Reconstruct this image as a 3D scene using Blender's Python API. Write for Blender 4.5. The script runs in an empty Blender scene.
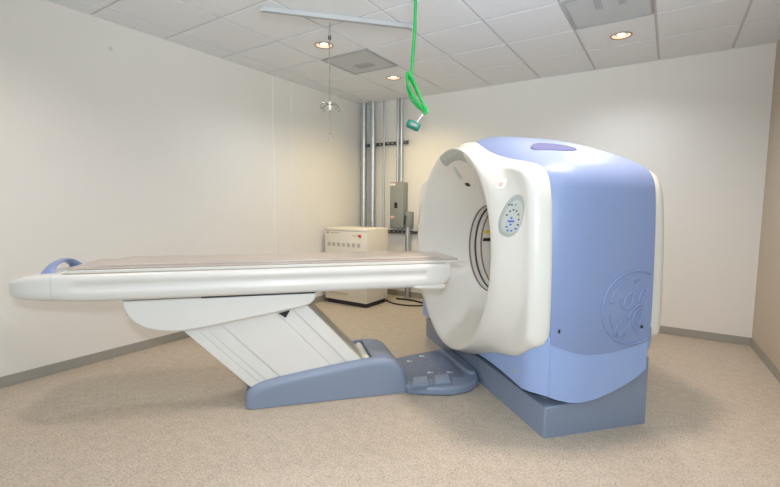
import math
CW, CZ = 1.02, 1.02          # bore centre (across, up)
R_BORE, R_CREST = 0.35, 0.70
def lerp(a, b, t): return a + (b - a) * t
def sstep(a, b, x):
    t = max(0.0, min(1.0, (x - a) / (b - a))); return t * t * (3 - 2 * t)
def chaikin(pts, n=2, closed=False):
    for _ in range(n):
        out = [] if closed else [pts[0]]
        m = len(pts) if closed else len(pts) - 1
        for i in range(m):
            a, b = pts[i], pts[(i + 1) % len(pts)]
            out.append(tuple(lerp(p, q, .25) for p, q in zip(a, b)))
            out.append(tuple(lerp(p, q, .75) for p, q in zip(a, b)))
        if not closed: out.append(pts[-1])
        pts = out
    return pts
def interp(tab, x):
    if x <= tab[0][0]: return tab[0][1]
    for (x0, y0), (x1, y1) in zip(tab, tab[1:]):
        if x <= x1: return lerp(y0, y1, (x - x0) / (x1 - x0))
    return tab[-1][1]
# half outline of the front cover, bottom centre to top centre, near side
HALF = [(1.02, .18), (.80, .228), (.60, .312), (.45, .365), (.30, .40), (.20, .425), (.12, .47), (.05, .525), (-.006, .56),
        (-.014, .62), (-.015, .83), (.0, 1.2), (.02, 1.42), (.05, 1.53), (.10, 1.585), (.18, 1.615), (.30, 1.64), (.45, 1.667),
        (.62, 1.707), (.77, 1.752), (.93, 1.825), (1.02, 1.865)]
OUT = HALF + [(CW + (CW - w) * 1.06, z) for w, z in HALF[-2:0:-1]]
OUT = chaikin(OUT, 2, True)
_ang = sorted((math.atan2(z - CZ, w - CW), math.hypot(w - CW, z - CZ)) for w, z in OUT)
_ang = [(_ang[-1][0] - 2 * math.pi, _ang[-1][1])] + _ang + [(_ang[0][0] + 2 * math.pi, _ang[0][1])]
def outline_r(th):
    th = math.atan2(math.sin(th), math.cos(th))
    return interp(_ang, th)
def smooth_r(th): return sum(outline_r(th + .075 * k) for k in range(-4, 5)) / 9
FUN = [(.35, .13), (.375, .100), (.42, .050), (.48, -.012), (.55, -.080), (.61, -.138), (.65, -.177), (.675, -.198), (.70, -.208)]
FUN = chaikin(FUN, 2)
def crest_r(th): return .70 + .075 * math.sin(th) ** 2
def front_s(th, r):
    """depth of the front cover at a polar place about the bore"""
    rc = crest_r(th)
    if r <= rc: return interp(FUN, .35 + (r - .35) * .35 / (rc - .35))
    D = outline_r(th); Ds = min(smooth_r(th), D + .06); t = (r - rc) / max(1e-4, Ds - rc)
    s1 = lerp(-.208, -.115, (1 - math.cos(math.pi * min(1, t / .8))) / 2)
    rho = min(.07, .55 * (D - rc))
    send = lerp(0.0, -.075, sstep(.34, .50, -math.sin(th)))
    x = max(0.0, min(1.0, (r - (D - rho)) / rho))
    return s1 + (send - s1) * (1 - math.sqrt(max(0, 1 - x * x)))
def front_wz(w, z):
    return front_s(math.atan2(z - CZ, w - CW), math.hypot(w - CW, z - CZ))
# blue shell: key points at its front edge and at its crest
EDGE = [(-.02, .53), (-.018, .66), (-.018, .83), (.0, 1.2), (.02, 1.42), (.05, 1.53), (.10, 1.585), (.18, 1.615), (.30, 1.64), (.45, 1.667), (.62, 1.707), (.77, 1.752), (.93, 1.825), (1.02, 1.865)]
MID = [(-.064, .53), (-.070, .66), (-.070, .83), (-.062, 1.2), (-.052, 1.42), (-.036, 1.525), (.02, 1.595), (.13, 1.650), (.28, 1.71), (.45, 1.768), (.62, 1.825), (.77, 1.865), (.93, 1.90), (1.02, 1.91)]
def _full(h): return h + [(CW + (CW - w) * 1.06, z) for w, z in h[-2::-1]]
EDGE_L = chaikin(_full(EDGE), 2); MID_L = chaikin(_full(MID), 2)
S_REAR = .665
def shell_g(s):
    x = min(1, max(0, s / .26)); g = 1 - (1 - x) ** 2.6
    y = min(1, max(0, (s - .40) / (S_REAR - .40)))
    return max(0.0, g * (1 - .12 * y ** 2))
def crease(s): return .50 + .08 * ((s - .28) / .30) ** 2 if s < .28 else .50 + .05 * ((s - .28) / .36) ** 2
def shell_pt(i, s):
    g = shell_g(s); e, m = EDGE_L[i], MID_L[i]
    w, z = lerp(e[0], m[0], g), lerp(e[1], m[1], g)
    # the lower hem sags in the middle of the side
    f = max(0.0, 1 - (i if i < len(EDGE_L) / 2 else len(EDGE_L) - 1 - i) / 9.0)
    zb = crease(s)
    z = lerp(z, zb, f) if f > .999 else z + (zb - .53) * f
    return w, z
def side_w(s, z):
    """near side: across coordinate of the blue shell at a height"""
    prev = shell_pt(0, s)
    for i in range(1, len(EDGE_L) // 2):
        p = shell_pt(i, s)
        if p[1] >= z: return lerp(prev[0], p[0], (z - prev[1]) / max(1e-6, p[1] - prev[1]))
        prev = p
    return prev[0]
# light levels and tints
WORLD, WCOL, EXPO = .70, (.90, 1.02, 1.03, 1), 0.0
L_A, L_B, L_C = (76, (1.25, 1.0, .50)), (68, (.95, 1.0, 1.08)), (68, (.93, 1.0, 1.08))
L_D, L_F = (56, (1.16, .98, .90)), (142, (1.2, 1.0, .85))
L_FLASH, L_FILL = (36, (.90, 1.0, 1.12)), (42, (.89, 1.03, 1.07))
import bpy, bmesh, random
from mathutils import Vector, Matrix
random.seed(7)
SC = bpy.context.scene
COL = SC.collection
PI = math.pi

# ------------------------------------------------------------------ helpers
def tag(o, label=None, cat=None, group=None, kind=None):
    if label: o['label'] = label
    if cat: o['category'] = cat
    if group: o['group'] = group
    if kind: o['kind'] = kind
    return o

def empty(name, loc=(0, 0, 0), rz=0.0):
    o = bpy.data.objects.new(name, None); COL.objects.link(o)
    o.empty_display_size = .1; o.location = loc; o.rotation_euler = (0, 0, rz)
    return o

def build(name, bm, mat, parent=None, smooth=35):
    bmesh.ops.recalc_face_normals(bm, faces=bm.faces)
    me = bpy.data.meshes.new(name); bm.to_mesh(me); bm.free()
    for m in (mat if isinstance(mat, (list, tuple)) else [mat]): me.materials.append(m)
    if smooth is not None and me.polygons:
        me.polygons.foreach_set('use_smooth', [True] * len(me.polygons))
        me.set_sharp_from_angle(angle=math.radians(smooth))
    o = bpy.data.objects.new(name, me); COL.objects.link(o)
    if parent is not None: o.parent = parent
    return o

def BM(): return bmesh.new()

def add_box(bm, lo, hi, bev=0.0, seg=2):
    t = bmesh.new()
    bmesh.ops.create_cube(t, size=1)
    for v in t.verts:
        v.co = Vector([lerp(lo[i], hi[i], v.co[i] + .5) for i in range(3)])
    if bev > 0:
        bmesh.ops.bevel(t, geom=t.edges[:], offset=bev, segments=seg, profile=.5, affect='EDGES')
    merge(bm, t)

def merge(bm, t):
    m = {}
    for v in t.verts: m[v] = bm.verts.new(v.co)
    for f in t.faces:
        g = bm.faces.new([m[v] for v in f.verts]); g.material_index = f.material_index
    t.free()

def add_loft(bm, loops, cap=(True, True), closed=True, mi=0):
    vs = [[bm.verts.new(p) for p in l] for l in loops]
    n = len(vs[0])
    for a, b in zip(vs, vs[1:]):
        for i in range(n if closed else n - 1):
            j = (i + 1) % n
            f = bm.faces.new((a[i], a[j], b[j], b[i])); f.material_index = mi
    if closed:
        for c, l in ((cap[0], vs[0]), (cap[1], vs[-1])):
            if c: bm.faces.new(l).material_index = mi
    return vs

def add_tube(bm, path, r, seg=10, cap=True, mi=0):
    path = [Vector(p) for p in path]
    rs = r if isinstance(r, (list, tuple)) else [r] * len(path)
    t0 = (path[1] - path[0]).normalized()
    nrm = t0.orthogonal().normalized(); loops = []
    for i, p in enumerate(path):
        a = path[max(0, i - 1)]; b = path[min(len(path) - 1, i + 1)]
        t = (b - a).normalized()
        nrm = (nrm - t * nrm.dot(t)).normalized(); bi = t.cross(nrm)
        loops.append([p + (nrm * math.cos(2 * PI * k / seg) + bi * math.sin(2 * PI * k / seg)) * rs[i] for k in range(seg)])
    add_loft(bm, loops, (cap, cap), mi=mi)

def add_ring(bm, centre, r, tr, axis=0, seg=64, ts=8):
    pts = []
    for k in range(seg):
        a = 2 * PI * k / seg; row = []
        for j in range(ts):
            b = 2 * PI * j / ts
            rr = r + tr * math.cos(b); h = tr * math.sin(b)
            c = [h, rr * math.cos(a), rr * math.sin(a)] if axis == 0 else [rr * math.cos(a), rr * math.sin(a), h]
            row.append(Vector(centre) + Vector(c))
        pts.append(row)
    pts.append(pts[0])
    vs = [[bm.verts.new(p) for p in l] for l in pts[:-1]]
    for i in range(seg):
        a, b = vs[i], vs[(i + 1) % seg]
        for j in range(ts):
            bm.faces.new((a[j], a[(j + 1) % ts], b[(j + 1) % ts], b[j]))

def add_disc(bm, c, r, h, axis='z', seg=24, bev=0.0):
    """short cylinder from c along the axis by h"""
    ax = {'x': Vector((1, 0, 0)), 'y': Vector((0, 1, 0)), 'z': Vector((0, 0, 1))}[axis]
    e1 = {'x': Vector((0, 1, 0)), 'y': Vector((0, 0, 1)), 'z': Vector((1, 0, 0))}[axis]; e2 = ax.cross(e1)
    c = Vector(c); lp = []
    prof = [(r, 0), (r, h)] if not bev else [(r, 0), (r, h - math.copysign(bev, h)), (r - bev, h)]
    for rr, hh in prof:
        lp.append([c + ax * hh + (e1 * math.cos(2 * PI * k / seg) + e2 * math.sin(2 * PI * k / seg)) * rr for k in range(seg)])
    add_loft(bm, lp)

def offset_poly(pts, d):
    """move a closed CCW outline inward by d"""
    n = len(pts); out = []
    for i in range(n):
        a, b, c = pts[i - 1], pts[i], pts[(i + 1) % n]
        e1 = Vector((b[0] - a[0], b[1] - a[1])); e2 = Vector((c[0] - b[0], c[1] - b[1]))
        n1 = Vector((-e1.y, e1.x)).normalized(); n2 = Vector((-e2.y, e2.x)).normalized()
        m = n1 + n2; k = max(.35, 1 + n1.dot(n2))
        out.append((b[0] + m.x * d / k, b[1] + m.y * d / k))
    return out

def ccw(pts):
    a = sum(p[0] * q[1] - q[0] * p[1] for p, q in zip(pts, pts[1:] + pts[:1]))
    return pts if a > 0 else pts[::-1]

def add_extrude(bm, prof, a0, a1, rnd=.0, place=None, seg=4):
    """profile swept between two places, both rims rounded; place(u, v, a) gives the point"""
    prof = ccw(list(prof)); loops = []
    if rnd > 0:
        st = [(a0, rnd * 1.25)] + [(a0 + rnd * (1 - math.cos(k / seg * PI / 2)), rnd * (1 - math.sin(k / seg * PI / 2))) for k in range(seg + 1)]
        st += [(a1 - rnd * (1 - math.cos(k / seg * PI / 2)), rnd * (1 - math.sin(k / seg * PI / 2))) for k in range(seg, -1, -1)] + [(a1, rnd * 1.25)]
    else: st = [(a0, 0), (a1, 0)]
    for a, ins in st:
        q = offset_poly(prof, ins) if ins > 1e-6 else prof
        loops.append([place(x, y, a) for x, y in q])
    add_loft(bm, loops)

SWZ = lambda x, z, a: (x, a, z)      # profile in (along, up), swept across
SWP = lambda x, y, a: (x, y, a)      # profile in plan, swept up

def boolean_cut(o, lo, hi, bev=0):
    b = BM(); add_box(b, lo, hi, bev); c = build('cutter', b, [], None, None); c.parent = o.parent
    m = o.modifiers.new('b', 'BOOLEAN'); m.object = c; m.operation = 'DIFFERENCE'; m.solver = 'EXACT'
    bpy.context.view_layer.update()
    dg = bpy.context.evaluated_depsgraph_get()
    me = bpy.data.meshes.new_from_object(o.evaluated_get(dg))
    o.modifiers.clear(); old = o.data; o.data = me; bpy.data.meshes.remove(old)
    cm = c.data; bpy.data.objects.remove(c); bpy.data.meshes.remove(cm)
    me.set_sharp_from_angle(angle=math.radians(35))

# ------------------------------------------------------------------ materials
def srgb(r, g, b):
    f = lambda c: (c / 255 / 12.92) if c / 255 <= .04045 else ((c / 255 + .055) / 1.055) ** 2.4
    return (f(r), f(g), f(b), 1)

def mat(name, col, rough=.5, metal=0.0, noise=0.0, scale=60, bump=0.0, coat=0.0, emis=None, spec=.5):
    m = bpy.data.materials.new(name); m.use_nodes = True
    nt = m.node_tree; b = nt.nodes['Principled BSDF']
    b.inputs['Base Color'].default_value = col; b.inputs['Roughness'].default_value = rough
    b.inputs['Metallic'].default_value = metal; b.inputs['Coat Weight'].default_value = coat
    b.inputs['Specular IOR Level'].default_value = spec
    if emis: b.inputs['Emission Color'].default_value = emis[0]; b.inputs['Emission Strength'].default_value = emis[1]
    tc = nt.nodes.new('ShaderNodeTexCoord')
    nz = nt.nodes.new('ShaderNodeTexNoise'); nz.inputs['Scale'].default_value = scale; nz.inputs['Detail'].default_value = 4
    nt.links.new(tc.outputs['Object'], nz.inputs['Vector'])
    if noise:
        mx = nt.nodes.new('ShaderNodeMix'); mx.data_type = 'RGBA'
        mx.inputs[6].default_value = tuple(c * (1 - noise) for c in col[:3]) + (1,)
        mx.inputs[7].default_value = tuple(min(1, c * (1 + noise)) for c in col[:3]) + (1,)
        nt.links.new(nz.outputs['Fac'], mx.inputs[0]); nt.links.new(mx.outputs[2], b.inputs['Base Color'])
    if bump:
        bp = nt.nodes.new('ShaderNodeBump'); bp.inputs['Strength'].default_value = bump; bp.inputs['Distance'].default_value = .002
        nt.links.new(nz.outputs['Fac'], bp.inputs['Height']); nt.links.new(bp.outputs['Normal'], b.inputs['Normal'])
    return m

def floor_material():
    m = bpy.data.materials.new('sheet_vinyl'); m.use_nodes = True
    nt = m.node_tree; b = nt.nodes['Principled BSDF']; L = nt.links.new
    tc = nt.nodes.new('ShaderNodeTexCoord')
    n1 = nt.nodes.new('ShaderNodeTexNoise'); n1.inputs['Scale'].default_value = 85; n1.inputs['Detail'].default_value = 6; n1.inputs['Roughness'].default_value = .7
    n2 = nt.nodes.new('ShaderNodeTexNoise'); n2.inputs['Scale'].default_value = 17; n2.inputs['Detail'].default_value = 5
    for n in (n1, n2): L(tc.outputs['Object'], n.inputs['Vector'])
    r1 = nt.nodes.new('ShaderNodeValToRGB'); e = r1.color_ramp.elements
    e[0].position = .30; e[0].color = FLOOR_D; e[1].position = .70; e[1].color = FLOOR_L
    q = e.new(.5); q.color = FLOOR_M
    L(n1.outputs['Fac'], r1.inputs['Fac'])
    r2 = nt.nodes.new('ShaderNodeValToRGB'); e = r2.color_ramp.elements
    e[0].position = .35; e[0].color = (.88, .88, .88, 1); e[1].position = .65; e[1].color = (1.0, 1.0, 1.0, 1)
    L(n2.outputs['Fac'], r2.inputs['Fac'])
    mx = nt.nodes.new('ShaderNodeMix'); mx.data_type = 'RGBA'; mx.blend_type = 'MULTIPLY'; mx.inputs[0].default_value = 1
    L(r1.outputs['Color'], mx.inputs[6]); L(r2.outputs['Color'], mx.inputs[7]); L(mx.outputs[2], b.inputs['Base Color'])
    b.inputs['Roughness'].default_value = .42; b.inputs['Specular IOR Level'].default_value = .35
    return m

FLOOR_D, FLOOR_M, FLOOR_L = srgb(138, 125, 109), srgb(188, 173, 155), srgb(205, 191, 175)
M_FLOOR = floor_material()
M_WALL = mat('painted_drywall', srgb(222, 217, 210), .55, noise=.015, scale=3, spec=.3)
M_WALL_R = mat('tan_painted_drywall', srgb(189, 175, 157), .5, noise=.015, scale=3, spec=.3)
M_SEAM = mat('panel_seam', srgb(232, 229, 222), .45)
M_BASEB = mat('vinyl_cove_base', srgb(150, 146, 136), .45, noise=.03, scale=30)
M_TRIM = mat('lamp_trim', srgb(140, 128, 118), .5)
M_TILE = mat('ceiling_tile', srgb(226, 228, 231), .9, noise=.05, scale=160, bump=.15)
M_GRID = mat('ceiling_grid', srgb(204, 202, 200), .6)
M_WHITE = mat('gantry_white', srgb(219, 215, 207), .33, noise=.008, scale=8, coat=.25)
M_TWHITE = mat('table_white', srgb(215, 211, 206), .35, noise=.008, scale=8, coat=.2)
M_BLUE = mat('periwinkle_plastic', srgb(127, 143, 182), .42, noise=.012, scale=6, coat=.1)
M_SKIRT = mat('skirt_blue_plastic', srgb(144, 165, 209), .40, noise=.012, scale=6, coat=.15)
M_GRIP_SHADE = mat('grip_hollow_shade', srgb(92, 96, 132), .8, spec=.1)  # darker blue standing in for the shade inside the grip hollow
M_SLATE = mat('slate_blue_plastic', srgb(126, 137, 158), .42, noise=.02, scale=30)
M_SLATE_D = mat('slate_rubber_mat', srgb(112, 120, 140), .6, noise=.06, scale=90)
M_DARK = mat('dark_rubber', srgb(40, 40, 42), .6)
M_BLACK = mat('black_plastic', srgb(22, 22, 24), .4)
M_GREY = mat('control_panel_grey', srgb(172, 174, 170), .4)
M_GREY_L = mat('display_grey', srgb(190, 191, 184), .35)
M_BTN_B = mat('blue_key', srgb(70, 110, 190), .4)
M_BTN_D = mat('dark_key', srgb(92, 94, 96), .5)
M_BTN_G = mat('green_key', srgb(80, 180, 170), .4)
M_MATTRESS = mat('taupe_vinyl', srgb(178, 165, 155), .30, noise=.04, scale=14, coat=.3)
M_CHROME = mat('steel', srgb(196, 198, 200), .28, metal=1.0, noise=.03, scale=20)
M_GALV = mat('galvanised_steel', srgb(196, 198, 198), .38, metal=.85, noise=.10, scale=22)
M_RAIL = mat('anodised_aluminium', srgb(186, 186, 187), .4, metal=.25, noise=.02)
M_STRUT = mat('strut_steel', srgb(70, 70, 72), .5, metal=.4, noise=.2, scale=30)
M_BEIGE = mat('cabinet_beige', srgb(222, 213, 196), .5, noise=.01, scale=10)
M_BEIGE_D = mat('cabinet_line', srgb(120, 112, 102), .5)
M_VENT = mat('vent_shade', srgb(178, 171, 158), .6)
M_RED = mat('emergency_red', srgb(205, 35, 28), .35)
M_EBOX = mat('enamel_grey', srgb(140, 143, 138), .45, noise=.02, scale=14)
M_GREEN = mat('green_hose', srgb(20, 160, 72), .32, noise=.03, scale=40, coat=.3)
M_TEAL = mat('teal_fitting', srgb(10, 122, 102), .4)
M_PAPER = mat('label_paper', srgb(232, 228, 222), .6)
M_PINK = mat('label_red', srgb(220, 176, 168), .6)
M_YELLOW = mat('label_yellow', srgb(225, 190, 40), .5)
M_ORANGE = mat('label_orange', srgb(222, 120, 60), .5)
M_GRILLE = mat('perforated_metal', srgb(192, 196, 198), .6, noise=.10, scale=260)
M_GRILLE_B = mat('grille_blade', srgb(166, 169, 170), .6)
M_RING_B = mat('brown_seal', srgb(122, 104, 88), .45)
M_RING_D = mat('dark_seal', srgb(66, 64, 64), .45)
M_ROLLER = mat('roller_white', srgb(220, 216, 206), .45)
M_ARMFACE = mat('arm_end_grey', srgb(168, 162, 150), .5)
M_LENS = mat('lamp_lens', srgb(255, 235, 215), .3, emis=(srgb(255, 236, 214), 2.5))
M_REFL = mat('lamp_reflector', srgb(238, 205, 170), .3, noise=.05, emis=(srgb(255, 218, 192), .75))
M_HOOK = mat('hook_steel', srgb(150, 142, 133), .45, metal=.3)
M_CABLE = mat('cable_black', srgb(38, 36, 34), .55)
M_STUD = mat('stud_pale', srgb(205, 208, 210), .5)

# ------------------------------------------------------------------ camera (survey of the room: eye at 1.36 m)
FPX, PITCH, ROLL = 426.03, 0.089487, 0.0071097
cd = bpy.data.cameras.new('camera'); cam = bpy.data.objects.new('camera', cd); COL.objects.link(cam)
cd.sensor_fit = 'HORIZONTAL'; cd.sensor_width = 36; cd.lens = FPX / 780 * 36; cd.clip_start = .05
fw = Vector((0, math.cos(PITCH), -math.sin(PITCH))); up = Vector((0, math.sin(PITCH), math.cos(PITCH))); ri = Vector((1, 0, 0))
r2 = ri * math.cos(ROLL) + up * math.sin(ROLL); u2 = -ri * math.sin(ROLL) + up * math.cos(ROLL)
cam.matrix_world = Matrix(((r2.x, u2.x, -fw.x, 0), (r2.y, u2.y, -fw.y, 0), (r2.z, u2.z, -fw.z, 1.36), (0, 0, 0, 1)))
SC.camera = cam

# ------------------------------------------------------------------ the room: x along the back wall, y into it, corner at (0, 0)
PSI = -0.5790319
C0 = Vector((-0.43722, 6.73194, 0)); ZC = 2.89
ROOM = Matrix.Translation(C0) @ Matrix.Rotation(PSI, 4, 'Z')
def room(o): o.matrix_world = ROOM; return o
A1 = 4.796; RV = .0512; BACK = -6.4        # right corner, splay of the right wall, rear extent
def struct(name, bm, m, smooth=None):
    return tag(room(build(name, bm, m, None, smooth)), kind='structure')

b = BM(); add_box(b, (-.12, BACK, -.08), (6.2, .12, 0)); struct('floor', b, M_FLOOR)
b = BM(); add_box(b, (-.12, BACK, 0), (0, .12, ZC + .1)); struct('wall_left', b, M_WALL)
b = BM(); add_box(b, (0, 0, 0), (A1 + .12, .12, ZC + .1)); struct('wall_back', b, M_WALL)
RL = 2.6                                    # right wall runs towards the viewer and ends at a doorway
def rw(t, off): return (A1 + t * math.sin(RV) + off * math.cos(RV), -t * math.cos(RV) + off * math.sin(RV))
b = BM()
pl = [rw(0, 0), rw(RL, 0), rw(RL, .12), rw(0, .12)]
add_loft(b, [[(x, y, 0) for x, y in pl], [(x, y, ZC + .1) for x, y in pl]]); struct('wall_right', b, M_WALL_R)
# vinyl cove base
HB, TB = .083, .008
b = BM(); add_box(b, (0, BACK, 0), (TB, 0, HB), .003); struct('baseboard_left', b, M_BASEB)
b = BM(); add_box(b, (TB, -TB, 0), (A1, 0, HB), .003); struct('baseboard_back', b, M_BASEB)
b = BM(); pl = [rw(0, 0), rw(RL, 0), rw(RL, -TB), rw(0, -TB)]
add_loft(b, [[(x, y, 0) for x, y in pl], [(x, y, HB) for x, y in pl]]); struct('baseboard_right', b, M_BASEB)
# joints of the wall lining
b = BM(); add_box(b, (0, -1.803, HB), (.005, -1.785, ZC), .002); struct('trim_1', b, M_SEAM)
b = BM(); add_box(b, (0, -1.492, HB), (.004, -1.484, ZC), .0015); struct('trim_2', b, M_SEAM)

# suspended ceiling: recessed grid, tiles hung a little below it
TS, GA, GB, GAP = .602, .258, -.69, .011
al = [0.0] + [GA + TS * k for k in range(10)]; bl = [0.0] + [GB - TS * k for k in range(10)]
holes = {(2, 2), (6, 2)}
LAMPS = [(1.18, -.955), (1.18, -2.19), (3.60, -.945)]
b = BM()
add_box(b, (-.12, bl[-1], ZC + .0095), (al[-1], .12, ZC + .05))
for f in b.faces: f.material_index = 1
for i in range(len(al) - 1):
    for j in range(len(bl) - 1):
        if (i, j) in holes: continue
        x0, x1, y0, y1 = al[i] + (GAP if i else 0), al[i + 1] - GAP, bl[j + 1] + GAP, bl[j] - (GAP if j else 0)
        lamp = [l for l in LAMPS if x0 < l[0] < x1 and y0 < l[1] < y1]
        if not lamp: add_box(b, (x0, y0, ZC), (x1, y1, ZC + .009)); continue
        cx, cy = lamp[0]; R = .083; N = 32      # tile with a round cut-out
        sq, ci = [], []
        for k in range(N):
            a = 2 * PI * (k + .5) / N; dx, dy = math.cos(a), math.sin(a)
            tx = (x1 - cx) / dx if dx > 0 else (x0 - cx) / dx; ty = (y1 - cy) / dy if dy > 0 else (y0 - cy) / dy
            t = min(tx, ty); sq.append((cx + dx * t, cy + dy * t)); ci.append((cx + dx * R, cy + dy * R))
        for c in ((x0, y0), (x1, y0), (x1, y1), (x0, y1)):
            k = min(range(N), key=lambda q: (sq[q][0] - c[0]) ** 2 + (sq[q][1] - c[1]) ** 2); sq[k] = c
        top = ZC + .009
        lp = [[(x, y, top) for x, y in sq], [(x, y, ZC) for x, y in sq], [(x, y, ZC) for x, y in ci], [(x, y, top) for x, y in ci]]
        add_loft(b, lp, (False, False))
ceil = struct('ceiling', b, [M_TILE, M_GRID])

# recessed lamps
LBL = ['lit recessed ceiling downlight right of the grey grille near the back corner',
       'lit recessed ceiling downlight just below the hanging steel rail',
       'lit recessed ceiling downlight on the right, beside the large grille above the scanner']
def downlight():
    t = empty('recessed_downlight'); tag(t, LBL[0], 'ceiling light', 'recessed downlights in the tiled ceiling')
    b = BM(); add_ring(b, (0, 0, -.001), .083, .006, 2, 40, 8); build('trim_ring', b, M_TRIM, t)
    b = BM(); add_loft(b, [[(r * math.cos(2 * PI * k / 32), r * math.sin(2 * PI * k / 32), z) for k in range(32)] for r, z in ((.078, 0), (.072, .003), (.060, .008), (.045, .011))], (False, True)); build('reflector', b, M_REFL, t)
    b = BM(); add_disc(b, (0, 0, .0105), .034, -.006, 'z', 24, .002); build('lamp', b, M_LENS, t)
    return t
def copy_tree(o, parent=None):
    c = o.copy(); COL.objects.link(c)
    if parent: c.parent = parent
    for ch in o.children: copy_tree(ch, c)
    return c
dl = downlight()
for k, (x, y) in enumerate(LAMPS):
    o = dl if k == 0 else copy_tree(dl)
    o.location = ROOM @ Vector((x, y, ZC)); o.rotation_euler = (0, 0, PSI); o['label'] = LBL[k]

# air grilles in the ceiling
def grille(cell, label):
    i, j = cell; x0, x1, y0, y1 = al[i] + .006, al[i + 1] - .006, bl[j + 1] + .006, bl[j] - .006
    cx, cy = (x0 + x1) / 2, (y0 + y1) / 2; h = (x1 - x0) / 2
    t = empty('air_grille', ROOM @ Vector((cx, cy, ZC)), PSI); tag(t, label, 'air vent', 'grey air grilles in the ceiling')
    b = BM()
    for lo, hi in (((-h, -h), (h, -h + .022)), ((-h, h - .022), (h, h)), ((-h, -h + .022), (-h + .022, h - .022)), ((h - .022, -h + .022), (h, h - .022))):
        add_box(b, (lo[0], lo[1], -.003), (hi[0], hi[1], .012), .002)
    build('frame', b, M_GRILLE_B, t)
    b = BM(); add_box(b, (-h + .022, -h + .022, .002), (h - .022, h - .022, .010)); build('perforated_panel', b, M_GRILLE, t, None)
    return t, h
t, h = grille((2, 2), 'square grey air grille between the two left downlights')
b = BM(); add_box(b, (-.12, .02, -.001), (.10, .16, .003), .001); build('damper_plate', b, M_GRILLE_B, t)
t, h = grille((6, 2), 'square grey air grille at the top edge, above the blue scanner')
for x in (-.06, .10, .0):
    b = BM()
    for q in range(4): add_box(b, (x - .024 + q * .014, -.20, -.0015), (x - .018 + q * .014, -.02 if x else -.14, .003))
    if x: build('louvre_bars', b, M_GRILLE_B, t, None)
    else: b.free()

# small plug in the left wall
t = empty('wall_plug', ROOM @ Vector((0, -3.56, 2.667)), PSI); tag(t, 'small grey round plug high on the plain left wall', 'wall plug')
b = BM(); add_disc(b, (0, 0, 0), .016, .006, 'x', 20, .002); o = build('cover_cap', b, M_GRID, t)

# ------------------------------------------------------------------ conduits, channels, boxes on the back wall
def conduit(name, a, r, z0, z1, label, off=None, couple=(), m=M_GALV):
    o = empty(name, ROOM @ Vector((a, -(off or r + .048), z0)), PSI); tag(o, label, 'conduit', 'steel conduits on the back wall')
    b = BM(); add_tube(b, [(0, 0, 0), (0, 0, z1 - z0)], r, 20); build('pipe', b, m, o)
    for z in couple:
        b = BM(); add_tube(b, [(0, 0, z - z0 - .03), (0, 0, z - z0 + .03)], r + .005, 20); build('coupling', b, m, o)
    for z in (2.27, .965):
        if z0 < z < z1:
            b = BM(); add_tube(b, [(0, 0, z - z0 - .012), (0, 0, z - z0 + .012)], r + .003, 20); build('pipe_clamp', b, M_CHROME, o)
    return o
conduit('conduit', .095, .045, .0, ZC, 'thick steel conduit nearest the room corner', couple=(1.45,))
conduit('conduit', .266, .045, .0, ZC, 'thick steel conduit, second from the room corner', couple=(2.55,))
conduit('conduit', .446, .015, .0, ZC, 'thin grey conduit standing between the thick pair and the breaker box')
conduit('conduit', .692, .020, 1.70, ZC, 'thinner conduit rising from the left of the breaker box top')
conduit('conduit', .758, .027, 1.70, ZC, 'broader conduit rising from the right of the breaker box top')
conduit('conduit', .882, .034, .0, 1.045, 'short conduit running down from the small switch box', couple=(.95,))
def channel(a0, a1, z, label):
    o = empty('strut_channel', ROOM @ Vector((a0, 0, z)), PSI); tag(o, label, 'bracket', 'slotted strut channels on the back wall')
    L = a1 - a0; b = BM()
    add_box(b, (0, -.041, -.0205), (L, -.038, .0205)); add_box(b, (0, -.038, -.0205), (L, -.002, -.0175)); add_box(b, (0, -.038, .0175), (L, -.002, .0205))
    build('channel', b, M_STRUT, o, None)
    for k in range(int(L / .075)):
        b = BM(); add_box(b, (.02 + k * .075, -.0418, -.007), (.06 + k * .075, -.0405, .007)); build('slot', b, M_GALV, o, None)
channel(.015, .845, 2.27, 'slotted strut channel holding the conduits high on the back wall')
channel(.50, 1.02, .968, 'slotted strut channel below the grey breaker box')

t = empty('breaker_box', ROOM @ Vector((.713, -.004, 1.36)), PSI); tag(t, 'grey enamel breaker box on the back wall above the strut channel', 'electrical box')
b = BM(); add_box(b, (-.118, -.114, -.335), (.118, 0, .335), .006); build('box', b, M_EBOX, t)
b = BM(); add_box(b, (-.112, -.122, -.325), (.112, -.114, .325), .003); d = build('door', b, M_EBOX, t)
b = BM(); add_box(b, (-.035, -.127, -.04), (.015, -.122, .04), .002); add_box(b, (-.02, -.136, -.01), (.0, -.127, .03), .002); build('latch', b, M_BLACK, d)
b = BM(); add_box(b, (-.11, -.1235, .285), (-.02, -.122, .318)); build('label', b, M_PAPER, d, None)
b = BM(); add_box(b, (-.02, -.1235, .305), (.02, -.122, .32)); build('orange_label', b, M_ORANGE, d, None)
b = BM(); add_box(b, (-.105, -.1235, -.19), (-.035, -.122, -.155)); build('red_label', b, M_PINK, d, None)

t = empty('switch_box', ROOM @ Vector((.885, 0, 1.14)), PSI); tag(t, 'small grey switch box with lever right of the breaker box', 'electrical box')
b = BM(); add_box(b, (-.05, -.09, -.10), (.05, 0, .13), .006); build('box', b, M_EBOX, t)
b = BM(); add_box(b, (-.044, -.096, -.09), (.044, -.09, .12), .003); build('cover', b, M_EBOX, t)
b = BM(); add_tube(b, [(-.03, -.10, .07), (-.03, -.125, .03), (-.03, -.128, -.06)], .010, 10); build('lever', b, M_DARK, t)

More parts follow.
